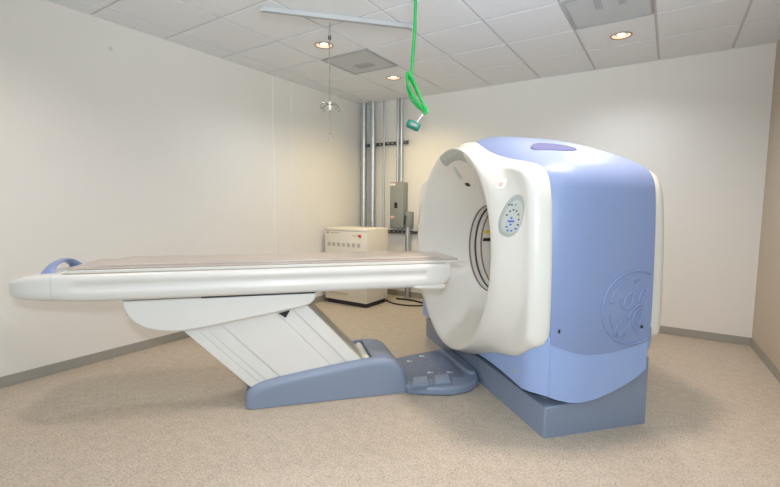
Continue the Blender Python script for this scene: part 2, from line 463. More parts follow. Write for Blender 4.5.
t = empty('wall_plate', ROOM @ Vector((1.02, 0, 1.13)), PSI); tag(t, 'pale blank plate on the back wall beside the switch box', 'wall plate')
b = BM(); add_box(b, (-.055, -.012, -.11), (.055, 0, .11), .004); build('plate', b, M_BEIGE, t)
for z in (.085, -.085):
    b = BM(); add_disc(b, (0, -.012, z), .006, -.003, 'y', 10); build('screw', b, M_CHROME, t)

# power cabinet on the floor
t = empty('power_cabinet', ROOM @ Vector((.422, -.70, 0)), PSI); tag(t, 'beige metal power cabinet with red button behind the scanner table', 'cabinet')
W2, D2, HC = .362, .25, 1.05
b = BM(); add_box(b, (-W2, -D2, .06), (W2, D2, HC), .010, 3); build('body', b, M_BEIGE, t)
b = BM(); add_box(b, (-W2 + .03, -D2 + .03, 0), (W2 - .03, D2 - .02, .06)); build('plinth', b, M_DARK, t, None)
b = BM(); add_box(b, (-W2 + .012, -D2 - .008, .13), (W2 - .012, -D2, HC - .045), .004); f = build('front_panel', b, M_BEIGE, t)
b = BM(); add_box(b, (-W2 + .01, -D2 - .005, HC - .038), (W2 - .01, -D2 - .0005, HC - .034)); build('top_seam', b, M_BEIGE_D, t, None)
b = BM(); add_disc(b, (.262, -D2 - .008, .955), .024, -.006, 'y', 24); bz = build('button_collar', b, M_YELLOW, t)
bz.data.materials.clear(); bz.data.materials.append(M_BEIGE)
b = BM(); add_disc(b, (.262, -D2 - .014, .955), .019, -.022, 'y', 24, .005); build('emergency_button', b, M_RED, t)
for k, x in enumerate((.15, .185, .215)):
    b = BM(); add_disc(b, (x, -D2 - .008, .957), .008, -.004, 'y', 12); build('indicator_lamp', b, M_BTN_G if k == 1 else M_BEIGE_D, t)
for k in range(7):
    x = -.275 + k * .085
    b = BM()
    for q in range(5): add_box(b, (x - .026 + q * .011, -D2 - .0105, .800), (x - .020 + q * .011, -D2 - .0078, .852))
    build('vent_slots', b, M_VENT, t, None)
b = BM(); add_box(b, (-.31, -D2 - .0095, .970), (-.285, -D2 - .0078, .995)); build('maker_badge', b, M_BEIGE_D, t, None)
b = BM(); add_box(b, (-.25, -D2 - .0095, .980), (-.09, -D2 - .0078, .986)); build('nameplate', b, M_BEIGE_D, t, None)
b = BM(); add_box(b, (-.29, -D2 - .011, .15), (.05, -D2 - .008, .168), .001); build('lower_grip', b, M_VENT, t, None)

# floor cables behind the table
def rp(a, y, z): return ROOM @ Vector((a, y, z))
def cable(pts, r, label):
    P = chaikin([tuple(rp(*q)) for q in pts], 3)
    b = BM(); add_tube(b, P, r, 8); tag(build('floor_cable', b, M_CABLE), label, 'cable', 'black cables on the floor behind the table')
cable([(.74, -.42, .012), (.95, -.55, .012), (1.25, -.50, .012), (1.45, -.25, .012), (1.6, -.12, .02), (1.75, -.10, .10)], .010, 'black cable curling over the floor, lower of the pair behind the table')
cable([(.80, -.25, .014), (1.05, -.20, .014), (1.3, -.30, .014), (1.50, -.10, .014), (1.62, -.06, .05), (1.66, -.05, .30)], .012, 'black cable along the back wall, upper of the pair behind the table')

# ------------------------------------------------------------------ ceiling rail and drip hook, hose
ra, rb = Vector((-1.012, 3.455, ZC - .026)), Vector((.172, 3.765, ZC - .026))
d = (rb - ra).normalized(); rang = math.atan2(d.y, d.x); RLn = (rb - ra).length
t = empty('ceiling_rail', ra, rang); tag(t, 'straight aluminium rail under the ceiling tiles, carrying the drip hook', 'rail')
b = BM(); prof = [(-.018, -.012), (-.006, -.012), (-.006, -.007), (-.012, -.007), (-.012, .018), (.012, .018), (.012, -.007), (.006, -.007), (.006, -.012), (.018, -.012), (.018, .024), (-.018, .024)]
add_loft(b, [[(0, y, z) for y, z in prof], [(RLn, y, z) for y, z in prof]]); build('track', b, M_RAIL, t, None)
for x in (0, RLn):
    b = BM(); add_box(b, (x - .004, -.019, -.013), (x + .004, .019, .0245), .002); build('end_cap', b, M_GALV, t)
hx = (Vector((-.502, 3.59, 0)) - Vector((ra.x, ra.y, 0))).dot(Vector((d.x, d.y, 0)))
hp = ra + d * hx
t = empty('drip_hanger', (hp.x, hp.y, 0), rang); tag(t, 'steel drip hanger with four curled hooks hanging from the ceiling rail', 'hanger')
b = BM(); add_tube(b, [(0, 0, ZC - .062), (0, 0, ZC - .15)], .007, 10); add_ring(b, (0, 0, ZC - .165), .014, .004, 0, 20, 6); build('swivel', b, M_CHROME, t)
b = BM(); add_box(b, (-.012, -.011, ZC - .195), (.012, .011, ZC - .165), .003); build('trolley_lock', b, M_STRUT, t)
zh = 2.172
b = BM(); add_tube(b, [(0, 0, ZC - .19), (0, 0, zh - .03)], .0055, 10); build('rod', b, M_HOOK, t)
b = BM(); add_tube(b, [(0, 0, zh - .035), (0, 0, zh + .03)], .013, 12); build('hub', b, M_PAPER, t)
for k in range(4):
    a = .5 + k * PI / 2; ca, sa = math.cos(a), math.sin(a); pts = []
    for r, z in ((.0, 0), (.05, .022), (.10, .018), (.145, .0), (.158, -.03), (.145, -.055), (.122, -.05), (.118, -.032)):
        pts.append((r * .62 * ca, r * .62 * sa, zh + z * .72))
    b = BM(); add_tube(b, chaikin(pts, 2), .0042, 8); build('hook', b, M_HOOK, t)
b = BM(); add_tube(b, [(0, 0, zh - .03), (0, 0, zh - .22)], .003, 8); build('lower_rod', b, M_HOOK, t)
b = BM(); add_ring(b, (0, 0, 0), .020, .0028, 2, 24, 6)
for v in b.verts: v.co = Vector((v.co.x, v.co.z, v.co.y * 1.25 + zh - .2475))
build('lower_ring', b, M_HOOK, t)

Y0 = 3.1
t = empty('oxygen_hose', (.155, Y0, 0)); tag(t, 'bright green hose hanging from the ceiling with a knotted loop', 'hose')
def hz(x, y, dy=0): return ((x - 518) * .00243, dy, 2.29 - (y - 220) * .00243)
b = BM(); add_tube(b, chaikin([(.012, 0, ZC), (.011, 0, 2.75), (.006, 0, 2.55), hz(518, 150), hz(514, 200), hz(512, 222, -.004), hz(510, 235, -.006)], 3), .0115, 12); build('drop', b, M_GREEN, t)
lp = [hz(511, 232, -.010), hz(503, 218, -.016), hz(499, 228, -.012), hz(503, 256, -.010), hz(518, 284, -.010), hz(538, 312, -.010), hz(557, 336, -.004), hz(562, 324, .006), hz(548, 305, .012), hz(530, 272, .012), hz(514, 240, .012),
      hz(503, 226, .006), hz(508, 222, -.006), hz(520, 246, -.016), hz(536, 282, -.018), hz(552, 318, -.016), hz(556, 330, -.008), hz(548, 338, .0)]
b = BM(); add_tube(b, chaikin(lp, 3), .0105, 10); build('knotted_loop', b, M_GREEN, t)
lp = [hz(502, 232, .018), hz(503, 262, .022), hz(512, 290, .022), hz(530, 312, .018), hz(548, 326, .010), hz(560, 330, .0)]
b = BM(); add_tube(b, chaikin(lp, 3), .010, 10); build('hose_strand', b, M_GREEN, t)
b = BM(); add_tube(b, [hz(548, 338, .0), hz(541, 346, .0), hz(525, 368, .0)], [.011, .0045, .0045], 10); build('connector_stem', b, M_GALV, t)
b = BM(); prof = [(0, .036), (.009, .036), (.014, .030), (.016, .02), (.016, -.02), (.012, -.028), (0, -.03)]
ax = Vector((-.80, -.12, -.58)).normalized(); 
o = Vector((-.022, 0, 1.965))
e1 = Vector((.92, -.05, -.39)); e2 = Vector((0, 1, 0)); e3 = Vector((.39, -.1, .92))
t2 = bmesh.new(); add_box(t2, (-.050, -.034, -.027), (.050, .034, .027), .016, 4)
for v in t2.verts: v.co = Vector(hz(520, 369)) + e1 * v.co.x + e2 * v.co.y + e3 * v.co.z
merge(b, t2); c = build('coupling_body', b, M_TEAL, t)
b = BM(); t2 = bmesh.new(); add_box(t2, (-.024, -.039, -.012), (.024, -.033, .012), .003)
for v in t2.verts: v.co = Vector(hz(520, 369)) + e1 * v.co.x + e2 * v.co.y + e3 * v.co.z
merge(b, t2); build('coupling_face', b, M_EBOX, c)

# ------------------------------------------------------------------ CT scanner: x along the table, y across (away from viewer), z up
G0 = Vector((.919905, 2.4105, 0)); GANG = math.atan2(.25544576, .96682339)
gan = empty('ct_scanner', G0, GANG); tag(gan, 'white and periwinkle blue CT scanner gantry with a round bore', 'CT scanner')

def cover(name, sgn, s0, depth, parent):
    N, b = 288, BM(); loops = []
    rad = [i / 14 for i in range(14)] + [1 + i / 34 for i in range(35)]
    for q in rad:
        l = []
        for k in range(N):
            th = 2 * PI * k / N; rc = crest_r(th); D = outline_r(th)
            r = lerp(.35, rc, q) if q <= 1 else lerp(rc, D, 1 - (1 - (q - 1)) ** 1.5)
            s = front_s(th, r)
            l.append((s if sgn > 0 else s0 - s * depth, CW + r * math.cos(th), CZ + r * math.sin(th)))
        loops.append(l)
    # turned-in lip
    if sgn < 0:
        loops.append([(S_REAR - .004, CW + outline_r(2 * PI * k / N) * math.cos(2 * PI * k / N), CZ + outline_r(2 * PI * k / N) * math.sin(2 * PI * k / N)) for k in range(N)])
    l = []
    for k in range(N) if sgn > 0 else ():
        th = 2 * PI * k / N; D = outline_r(th) - .012; s = front_s(th, outline_r(th))
        l.append(((s if sgn > 0 else s0 - s * depth) + .012 * sgn, CW + D * math.cos(th), CZ + D * math.sin(th)))
    if l: loops.append(l)
    vs = [[b.verts.new(p) for p in l] for l in loops]
    for a, c in zip(vs, vs[1:]):
        for i in range(N): b.faces.new((a[i], a[(i + 1) % N], c[(i + 1) % N], c[i]))
    return build(name, b, M_WHITE, parent, 50)
front = cover('front_cover', 1, 0, 1, gan)
cover('rear_cover', -1, S_REAR + .085, .75, gan)

# blue shell over the sides and top
SS = sorted(set([0, .002, .006, .012, .02, .03, .042, .056, .072, .09] + [.11 + .02 * k for k in range(26)] + [.64, .648, .655, .66, S_REAR]))
REC = (.31, .585, .165, .085)      # grip hollow on top: centre along, across, half sizes
b = BM(); rows = []
for s in SS:
    row = []
    for i in range(len(EDGE_L)):
        w, z = shell_pt(i, s)
        row.append((s, w, z))
    # denser samples over the top
    den = []
    for p, q in zip(row, row[1:]):
        n = 8 if abs(q[1] - p[1]) > .025 else 2
        for k in range(n): den.append(tuple(lerp(u, v, k / n) for u, v in zip(p, q)))
    den.append(row[-1]); rows.append(den)
nn = min(len(r) for r in rows)
def resample(row, n):
    acc = [0]
    for p, q in zip(row, row[1:]): acc.append(acc[-1] + math.dist(p, q))
    out, j = [], 0
    for k in range(n):
        d = acc[-1] * k / (n - 1)
        while j < len(acc) - 2 and acc[j + 1] < d: j += 1
        t = (d - acc[j]) / max(1e-9, acc[j + 1] - acc[j]); out.append(tuple(lerp(u, v, t) for u, v in zip(row[j], row[j + 1])))
    return out
rows = [resample(r, 260) for r in rows]
rows = [rows[0]] + rows
rows[0] = [(s + .004, CW + (w - CW) * .985, CZ + (z - CZ) * .985 if z > .7 else z) for s, w, z in rows[1]]
rows.append([(s - .004, CW + (w - CW) * .985, CZ + (z - CZ) * .985 if z > .7 else z) for s, w, z in rows[-1]])
add_loft(b, rows, closed=False)
shell = build('side_and_top_cover', b, M_BLUE, gan, 50)

def top_z(s, w):
    prev = None
    for i in range(len(EDGE_L)):
        p = shell_pt(i, s)
        if prev and prev[0] <= w <= p[0] and p[1] > 1.5: return lerp(prev[1], p[1], (w - prev[0]) / max(1e-6, p[0] - prev[0]))
        prev = p
    return 1.8
# oval grip hollow on the top, its shade put into a darker colour
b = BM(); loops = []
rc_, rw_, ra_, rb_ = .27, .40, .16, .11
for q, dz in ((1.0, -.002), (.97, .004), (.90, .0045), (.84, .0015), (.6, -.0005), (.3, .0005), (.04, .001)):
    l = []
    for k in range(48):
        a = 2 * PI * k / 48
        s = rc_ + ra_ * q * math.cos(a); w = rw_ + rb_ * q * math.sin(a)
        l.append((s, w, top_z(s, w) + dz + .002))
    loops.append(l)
add_loft(b, loops, (False, True)); build('top_grip_shade', b, M_GRIP_SHADE, gan, 40)

# bore lining, seals
b = BM(); N = 96
add_loft(b, [[(s, CW + r * math.cos(2 * PI * k / N), CZ + r * math.sin(2 * PI * k / N)) for k in range(N)] for s, r in ((.128, .352), (.13, .349), (.648, .349), (.652, .352))], (False, False))
build('bore_lining', b, M_WHITE, gan, 50)
for s, r, m, tr in ((.142, .3475, M_RING_B, .007), (.196, .3475, M_RING_D, .009), (.212, .3475, M_RING_D, .003), (.252, .3475, M_RING_B, .008)):
    b = BM(); add_ring(b, (s, CW, CZ), r, tr, 0, 96, 8); build('scan_window_seal', b, m, gan, 60)
b = BM(); add_loft(b, [[(s, CW + r * math.cos(2 * PI * k / N), CZ + r * math.sin(2 * PI * k / N)) for k in range(N)] for s, r in ((.203, .348), (.206, .344), (.244, .344), (.247, .348))], (False, False))
build('scan_window', b, M_WHITE, gan, 50)
def bore_patch(name, s0, s1, z0, z1, m, par):
    b = BM(); rows = []
    for k in range(7):
        z = lerp(z0, z1, k / 6); c = math.sqrt(.3465 ** 2 - (z - CZ) ** 2)
        rows.append([(s0, CW + c, z), (s1, CW + c, z)])
    add_loft(b, rows, closed=False); return build(name, b, m, par)
bore_patch('yellow_warning_label', .275, .335, 1.115, 1.145, M_YELLOW, gan)
bore_patch('black_warning_label', .270, .350, 1.045, 1.075, M_BLACK, gan)

# things set flush into the front cover
def patch(name, pts, m, par, lift=.004, rim=.006):
    """raised plate whose outline is (across, up) and whose back follows the cover"""
    pts = ccw(list(pts)); c = (sum(p[0] for p in pts) / len(pts), sum(p[1] for p in pts) / len(pts))
    b = BM(); loops = []
    for q, dl in ((1.0, -.004), (1.0, lift * .5), (1 - rim / .1, lift), (.75, lift), (.5, lift), (.25, lift), (.03, lift)):
        loops.append([(front_wz(c[0] + (w - c[0]) * q, c[1] + (z - c[1]) * q) - dl, c[0] + (w - c[0]) * q, c[1] + (z - c[1]) * q) for w, z in pts])
    add_loft(b, loops, (False, True)); return build(name, b, m, par, 40)
def egg(cw, cz, aw, az, rot=0, n=48, pw=2.4, skew=0):
    out = []
    for k in range(n):
        a = 2 * PI * k / n; ca, sa = math.cos(a), math.sin(a)
        x = math.copysign(abs(ca) ** (2 / pw), ca) * aw * (1 + skew * sa); y = math.copysign(abs(sa) ** (2 / pw), sa) * az
        out.append((cw + x * math.cos(rot) - y * math.sin(rot), cz + x * math.sin(rot) + y * math.cos(rot)))
    return out
def control_panel(mir):
    f = (lambda w: 2 * CW - w) if mir else (lambda w: w)
    pan = patch('control_panel', [(f(w), z) for w, z in egg(.188, 1.303, .074, .128, .22)], M_GREY, gan, .006)
    in_ = patch('key_field', [(f(w), z) for w, z in egg(.180, 1.296, .060, .104, .22)], M_GREY_L, pan, .0085)
    def key(w, z, r, m, n=12, sq=1):
        b = BM(); pts = [(w + r * sq * math.cos(2 * PI * (k + .5) / n), z + r * math.sin(2 * PI * (k + .5) / n)) for k in range(n)]
        b.free(); patch('key', [(f(x), y) for x, y in pts], m, pan, .0115, .02)
    for w, z in ((.198, 1.27), (.184, 1.27), (.170, 1.27), (.184, 1.29), (.184, 1.25)): key(w, z, .0075, M_BTN_B)
    for w, z in ((.206, 1.236), (.196, 1.214), (.174, 1.214), (.150, 1.228)): key(w, z, .007, M_BTN_B)
    for k in range(7):
        a = math.radians(150 - k * 29); key(.178 - .044 * math.cos(a), 1.276 + .062 * math.sin(a), .0065, M_BTN_D)
    for w, m in ((.214, M_BTN_D), (.197, M_BTN_D), (.172, M_BTN_G)): key(w, 1.368, .008, m, 4)
control_panel(False); control_panel(True)
def arc_patch(th0, th1, r0, r1, n=14):
    o = [(th0 + (th1 - th0) * k / n, r1) for k in range(n + 1)] + [(th1 + (th0 - th1) * k / n, r0) for k in range(n + 1)]
    return o
# display strip at the top of the rim: built in polar steps to hug the crest
b = BM(); rows = []
for i in range(37):
    th = math.radians(lerp(72.5, 108.5, i / 36)); row = []
    e = 1 - .25 * max(0, 1 - i / 4) ** 2
    for j in range(12):
        r = crest_r(th) + lerp(-.090 * e, .004 * e, j / 11)
        s = front_s(th, r); row.append((s - .0045 if 0 < j < 11 and 0 < i < 36 else s + .003, CW + r * math.cos(th), CZ + r * math.sin(th)))
    rows.append(row)
add_loft(b, rows, closed=False); disp = build('display_strip', b, M_GREY, gan, 45)
for a in (79, 87, 95):
    th = math.radians(a); r = crest_r(th) - .045
    patch('display_window', egg(CW + r * math.cos(th), CZ + r * math.sin(th), .013, .012, math.radians(a - 90), 16, 4), M_GREY_L, disp, .0052, .02)
patch('positioning_light_window', egg(1.115, 1.622, .024, .050, .25, 28, 3.5), M_GREY_L, gan, .004)
patch('laser_slot', egg(1.092, 1.530, .030, .014, .0, 20, 4), M_DARK, gan, .004)
st = patch('sticker', egg(.318, 1.497, .028, .032, 0, 28, 6), M_PAPER, gan, .002)
patch('sticker_mark', egg(.320, 1.495, .013, .014, 0, 20, 3), M_PINK, st, .003)

# lower skirt: plan path with hem and top, given thickness
def skirt_hem(s): return interp([(-.2, .30), (-.06, .26), (.04, .225), (.12, .207), (.20, .203), (.30, .215), (.41, .248), (.52, .292), (.60, .33), (.67, .383), (.672, .425), (.74, .60), (.80, .62)], s)
path = []   # (s, w, hem, top)
for k in range(15):
    w = lerp(CW, .12, k / 14); path.append((-.085, w, lerp(.235, .255, k / 14) + .03 * math.sin(PI * k / 14), min(.60, interp(sorted((p[0], p[1]) for p in HALF[:9]), w) + .05)))
path += [(-.082, .08, .262, .606), (-.070, .055, .262, .604), (-.045, .018, .262, .597), (-.015, -.018, .262, .590), (-.006, -.026, .262, .587), (-.002, -.026, .260, .586), (.0, -.010, .258, .62)]
for k in range(28):
    s = .004 + .651 * (k / 27) ** 1.4; path.append((s, shell_pt(0, s)[0] + .004, skirt_hem(s) + .015 * (1 - s), crease(s) + .05))
path += [(.660, -.048, .375, .60), (.664, -.036, .40, .60), (.69, -.026, .455, .60), (.72, -.018, .53, .62), (.74, .0, .60, .63), (.75, .06, .58, .63)]
for k in range(8): path.append((.755, lerp(.12, CW, (k + 1) / 8), .40, .60))
half = path
full = half + [(s, 2 * CW - w, a, c) for s, w, a, c in half[-2:0:-1]]
b = BM(); n = len(full)
def nrm2(i):
    a, c = full[i - 1], full[(i + 1) % n]; e = Vector((c[0] - a[0], c[1] - a[1])).normalized()
    return Vector((-e.y, e.x))
outer_b = []; ring = []
for i, (s, w, hb, ht) in enumerate(full):
    m = nrm2(i); inn = Vector((s, w)) - m * -.012
    ctr = Vector((.33, CW)); v = Vector((s, w)); inn = v + (m if (ctr - v).dot(m) > 0 else -m) * .012
    prof = [(inn.x, inn.y, ht)]
    for k in range(9):
        z = lerp(ht, hb, k / 8); bul = 0
        prof.append((s, w, z))
    prof.append((inn.x, inn.y, hb - .0))
    ring.append(prof)
ring.append(ring[0])
vs = [[b.verts.new(p) for p in r] for r in ring[:-1]]
for i in range(n):
    a, c = vs[i], vs[(i + 1) % n]; m = len(a)
    for j in range(m - 1): b.faces.new((a[j], a[j + 1], c[j + 1], c[j]))
skirt = build('lower_skirt', b, M_SKIRT, gan, 30)
b = BM(); add_disc(b, (-.086, .20, .335), .008, -.002, 'x', 12); build('yellow_mark', b, M_YELLOW, gan)

# screws on the near side
for s, z in ((.045, .648), (.592, .645)):
    w = side_w(s, z)
    b = BM(); add_ring(b, (0, 0, 0), .014, .003, 2, 24, 6)
    for v in b.verts: v.co = Vector((s + v.co.x, w - .001 - v.co.z, z + v.co.y))
    k = build('screw_collar', b, M_BLUE, gan)
    b = BM(); add_disc(b, (s, w + .002, z), .013, -.004, 'y', 20); build('screw_head', b, M_BLACK, k)

# embossed monogram on the near side
EC, ER = (.537, .764), .222
def emb(pts, r, par, name='stroke', closed=False, n=3):
    P = chaikin(pts, n, closed)
    if closed: P.append(P[0])
    runs, cur = [], []
    for s, z in P:
        if s < .650: cur.append((s, side_w(s, z) - .002, z))
        else:
            if len(cur) > 2: runs.append(cur)
            cur = []
    if len(cur) > 2: runs.append(cur)
    b = BM()
    for c in runs: add_tube(b, c, [r * (.35 if i in (0, len(c) - 1) else 1) for i in range(len(c))], 8)
    return build(name, b, M_BLUE, par, 60)
circ = [(EC[0] + ER * 1.06 * math.cos(2 * PI * k / 48), EC[1] + ER * math.sin(2 * PI * k / 48)) for k in range(48)]
mono = emb(circ, .007, gan, 'monogram_ring', True, 1)
def px(q, y): return (lerp(.298, .634, (q - 68) / 262.0), lerp(.985, .603, (y - 80) / 320.0))
arc = lambda a0, a1, r: [(EC[0] + r * math.cos(math.radians(lerp(a0, a1, k / 16))), EC[1] + r * math.sin(math.radians(lerp(a0, a1, k / 16)))) for k in range(17)]
for a0, a1 in ((108, 168), (192, 250)): emb(arc(a0, a1, .185) + [(EC[0] + .165 * math.cos(math.radians(a1 - 4)), EC[1] + .165 * math.sin(math.radians(a1 - 4)))], .006, mono, 'monogram_swirl', False, 2)
emb([px(*q) for q in ((245, 130), (262, 118), (285, 122), (270, 130), (245, 136))], .004, mono, 'monogram_swirl')
def loop_px(cx, cy, a, b_, tilt, a0=0, a1=360):
    t = math.radians(tilt); o = []
    for k in range(25):
        q = math.radians(lerp(a0, a1, k / 24)); x, y = b_ * math.cos(q), a * math.sin(q)
        o.append(px(cx + x * math.cos(t) - y * math.sin(t), cy + x * math.sin(t) + y * math.cos(t)))
    return o
emb(loop_px(213, 224, 44, 19, 27), .0065, mono, 'letter_stroke', False, 1)
emb(loop_px(183, 354, 56, 25, 38), .0065, mono, 'letter_stroke', False, 1)
emb(loop_px(293, 202, 40, 14, 25), .0065, mono, 'letter_stroke', False, 1)
emb([px(*q) for q in ((216, 312), (222, 292), (250, 264), (278, 248), (300, 240))], .0065, mono, 'letter_stroke', False, 2)
emb([px(*q) for q in ((170, 212), (166, 232), (186, 268), (214, 270), (238, 238))], .0065, mono, 'letter_stroke', False, 2)
emb([px(*q) for q in ((300, 262), (272, 268), (246, 300), (240, 336), (252, 370), (276, 386), (298, 372))], .0065, mono, 'letter_stroke', False, 2)
emb(loop_px(276, 318, 30, 15, 10), .0055, mono, 'letter_stroke', False, 1)

# floor base of the scanner
b = BM()
prof = [(-.014, -.012), (.722, -.012), (.722, .43), (.30, .43), (.24, .20), (-.014, .188)]
prof2 = [(.02, .16), (.72, .16), (.72, .44), (.02, .44)]
def base_poly(w0, w1):
    add_extrude(b, prof, w0, w1, .012, SWZ)
base_poly(-.016, 2.05)
add_box(b, (.05, .08, .15), (.70, 1.96, .44), .01)
build('scanner_base', b, M_SLATE, gan, 30)

# ------------------------------------------------------------------ patient table (same axes as the scanner)
tab = empty('patient_table', G0, GANG); tag(tab, 'long white patient table on a slanted lift arm, left of the scanner', 'CT table')
TC = 1.02
def tsec(s):
    """half section of the table body at a place along it: (distance from centre, up)"""
    hw, zb, zt = .28, .772, .946
    g = sstep(-2.70, -2.62, s) * (1 - sstep(-.50, -.46, s))       # pressed channel in the flank
    if s < -2.55: zb = lerp(.772, .785, sstep(-2.55, -2.8, s) if False else min(1, (-2.55 - s) / .3))
    if s > -.44: zb = .772 - .0 * s
    if s < -2.70:
        t = min(1, (-2.70 - s) / .345); q = math.sqrt(max(0, 1 - t ** 2.4))
        hw = lerp(.12, .28, q); c = .845; zt = c + (.946 - c) * (.22 + .78 * q); zb = c - (c - .785) * (.35 + .65 * q)
    if s > -.40:
        t = min(1, (s + .40) / .10); hw -= .012 * t ** 2; zb += .05 * t ** 3
    zr = lambda f: lerp(zb, zt, f)
    ch = .007 * g
    return [(0, zb), (hw * .55, zb), (hw - .06, zb), (hw - .03, zr(.02)), (hw - .012, zr(.07)), (hw - .004, zr(.16)), (hw, zr(.30)), (hw, zr(.42)),
            (hw - ch, zr(.47)), (hw - ch, zr(.66)), (hw, zr(.71)), (hw, zr(.84)), (hw - .004, zr(.92)), (hw - .014, zr(.98)), (hw - .03, zt), (hw * .55, zt), (0, zt)]
stations = [-3.045, -3.043, -3.038, -3.028, -3.01, -2.985, -2.95, -2.92, -2.86, -2.80, -2.75, -2.70, -2.68, -2.66, -2.64, -2.62, -2.55, -2.2, -1.8, -1.2, -.8, -.52, -.50, -.49, -.48, -.47, -.46, -.40, -.37, -.34, -.32, -.305, -.30]
b = BM(); loops = []
for s in stations:
    h = tsec(s); loops.append([(s, TC - w, z) for w, z in h] + [(s, TC + w, z) for w, z in h[-2:0:-1]])
add_loft(b, loops); body = build('table_body', b, M_TWHITE, tab, 40)
# joint of the nose
b = BM(); h = tsec(-2.775); l = [(TC - w, z) for w, z in h[2:15]]
add_loft(b, [[(-2.7758, w - .0012 * (1 if w < TC else -1), z) for w, z in l], [(-2.7738, w - .0012, z) for w, z in l]], closed=False); build('nose_joint', b, M_GREY, tab)
# lower lip at the scanner end
b = BM(); prof = [(-.58, .776), (-.54, .764), (-.40, .757), (-.36, .758), (-.335, .768), (-.328, .785), (-.345, .80), (-.56, .80)]
add_extrude(b, prof, TC - .272, TC + .272, .012, SWZ); build('end_lip', b, M_TWHITE, tab)
# cradle tray
b = BM(); prof = [(-2.74, .945), (-.30, .945), (-.24, .950), (-.175, .943), (-.17, .948), (-.225, .962), (-.30, .964), (-2.70, .964), (-2.735, .956)]
add_extrude(b, prof, TC - .245, TC + .245, .004, SWZ); build('cradle', b, M_TWHITE, tab)
b = BM(); add_box(b, (-2.72, TC - .262, .9445), (-.33, TC + .262, .9495), .002); build('cradle_slide', b, M_ARMFACE, tab)
# handle loop at the free end
b = BM(); loops = []
HP = chaikin([(-2.835, TC - .175, .922), (-2.832, TC - .155, .958), (-2.83, TC - .10, .988), (-2.828, TC, 1.000), (-2.823, TC + .085, .988), (-2.812, TC + .135, .958), (-2.80, TC + .155, .922)], 2)
for i, p in enumerate(HP):
    q = HP[max(0, i - 1)]; r = HP[min(len(HP) - 1, i + 1)]; t_ = (Vector(r) - Vector(q)).normalized()
    f = abs(i / (len(HP) - 1) - .5) * 2; wd = lerp(.030, .055, f ** 3)
    e1 = Vector((.97, 0, .22)); e1 = (e1 - t_ * e1.dot(t_)).normalized(); e2 = t_.cross(e1); l = []
    for k in range(12):
        a = 2 * PI * k / 12; l.append(Vector(p) + e1 * wd * math.cos(a) + e2 * .012 * math.sin(a))
    loops.append(l)
add_loft(b, loops); build('handle', b, M_BLUE, tab, 60)
# hull under the table
b = BM(); prof = [(-2.425, .768), (-2.42, .72), (-2.40, .672), (-2.365, .628), (-2.31, .592), (-2.24, .570), (-2.16, .558), (-2.09, .556), (-1.95, .575), (-1.60, .632), (-1.36, .672), (-1.30, .690), (-1.268, .722), (-1.255, .768)]
add_extrude(b, prof, TC - .245, TC + .245, .014, SWZ, 5); build('underside_hull', b, M_TWHITE, tab, 40)
b = BM(); add_box(b, (-1.98, TC - .248, .766), (-1.27, TC + .24, .776)); build('hull_gap', b, M_DARK, tab, None)
# lift arm: core and covers
SH = (-.94 + 1.71) and (.40 / -.39)
def armx(f, z):                            # place along the arm's width at a height: edges are parallel and slanted
    x0 = -1.71 - (z - .15) * .965; x1 = -.94 - (z - .27) * .915
    return lerp(x0, x1, f)
def slab(f0, f1, w0, w1, name, m, par, zb=.14, z0=None):
    b = BM(); zt = lambda f: lerp(.575, .695, f)
    pr = [(armx(f0, zb), zb), (armx(f1, zb), zb), (armx(f1, zt(f1)), zt(f1)), (armx(f0, zt(f0)), zt(f0))]
    add_extrude(b, pr, w0, w1, .003, SWZ, 2); return build(name, b, m, par)
AW0, AW1 = TC - .205, TC + .17
core = slab(.003, .985, AW0 + .005, AW1 - .012, 'lift_arm', M_TWHITE, tab)
for f0, f1, e in ((.0, .088, .004), (.092, .150, .0), (.154, .275, .002), (.279, .722, .006), (.726, .86, .0), (.864, .992, .004)):
    slab(f0, f1, AW0 - e, AW0 + .014, 'arm_cover_panel', M_TWHITE, core)
slab(.992, 1.0, AW0 + .002, AW1, 'arm_end_plate', M_ARMFACE, core)
b = BM(); zt = .665; x = armx(.69, zt)
tri = [(armx(.70, .645), .640), (armx(.775, .66), .668), (armx(.655, .648), .648)]
add_extrude(b, [(-1.510, .632), (-1.432, .650), (-1.462, .598)], AW0 - .0075, AW0 - .004, 0, SWZ); build('arm_gap', b, M_BLACK, core, None)
# base cover with a slot for the arm
prof = chaikin([(-1.735, -.09), (-1.735, .0), (-1.735, .09), (-1.69, .15), (-1.58, .185), (-1.42, .21), (-1.10, .252), (-.93, .272), (-.82, .276), (-.74, .266), (-.68, .236), (-.63, .17), (-.60, .08), (-.585, .0), (-.585, -.09)], 2)
b = BM(); add_extrude(b, prof, TC - .255, TC + .255, .05, SWZ, 6)
base = build('base_cover', b, M_SLATE, tab, 40)
bm_ = bmesh.new(); bm_.from_mesh(base.data)
bmesh.ops.bisect_plane(bm_, geom=bm_.verts[:] + bm_.edges[:] + bm_.faces[:], plane_co=(0, 0, .004), plane_no=(0, 0, -1), clear_outer=True)
bmesh.ops.holes_fill(bm_, edges=[e for e in bm_.edges if e.is_boundary]); bm_.to_mesh(base.data); bm_.free()
boolean_cut(base, (-1.80, TC - .212, .10), (-.862, TC + .185, .60))
b = BM(); add_tube(b, [(-.895, TC - .195, .232), (-.895, TC + .165, .232)], .032, 24); build('cable_roller', b, M_ROLLER, tab, 40)
b = BM(); add_disc(b, (-.76, TC - .21, 0), .012, .02, 'z', 12); build('levelling_foot', b, M_DARK, tab)
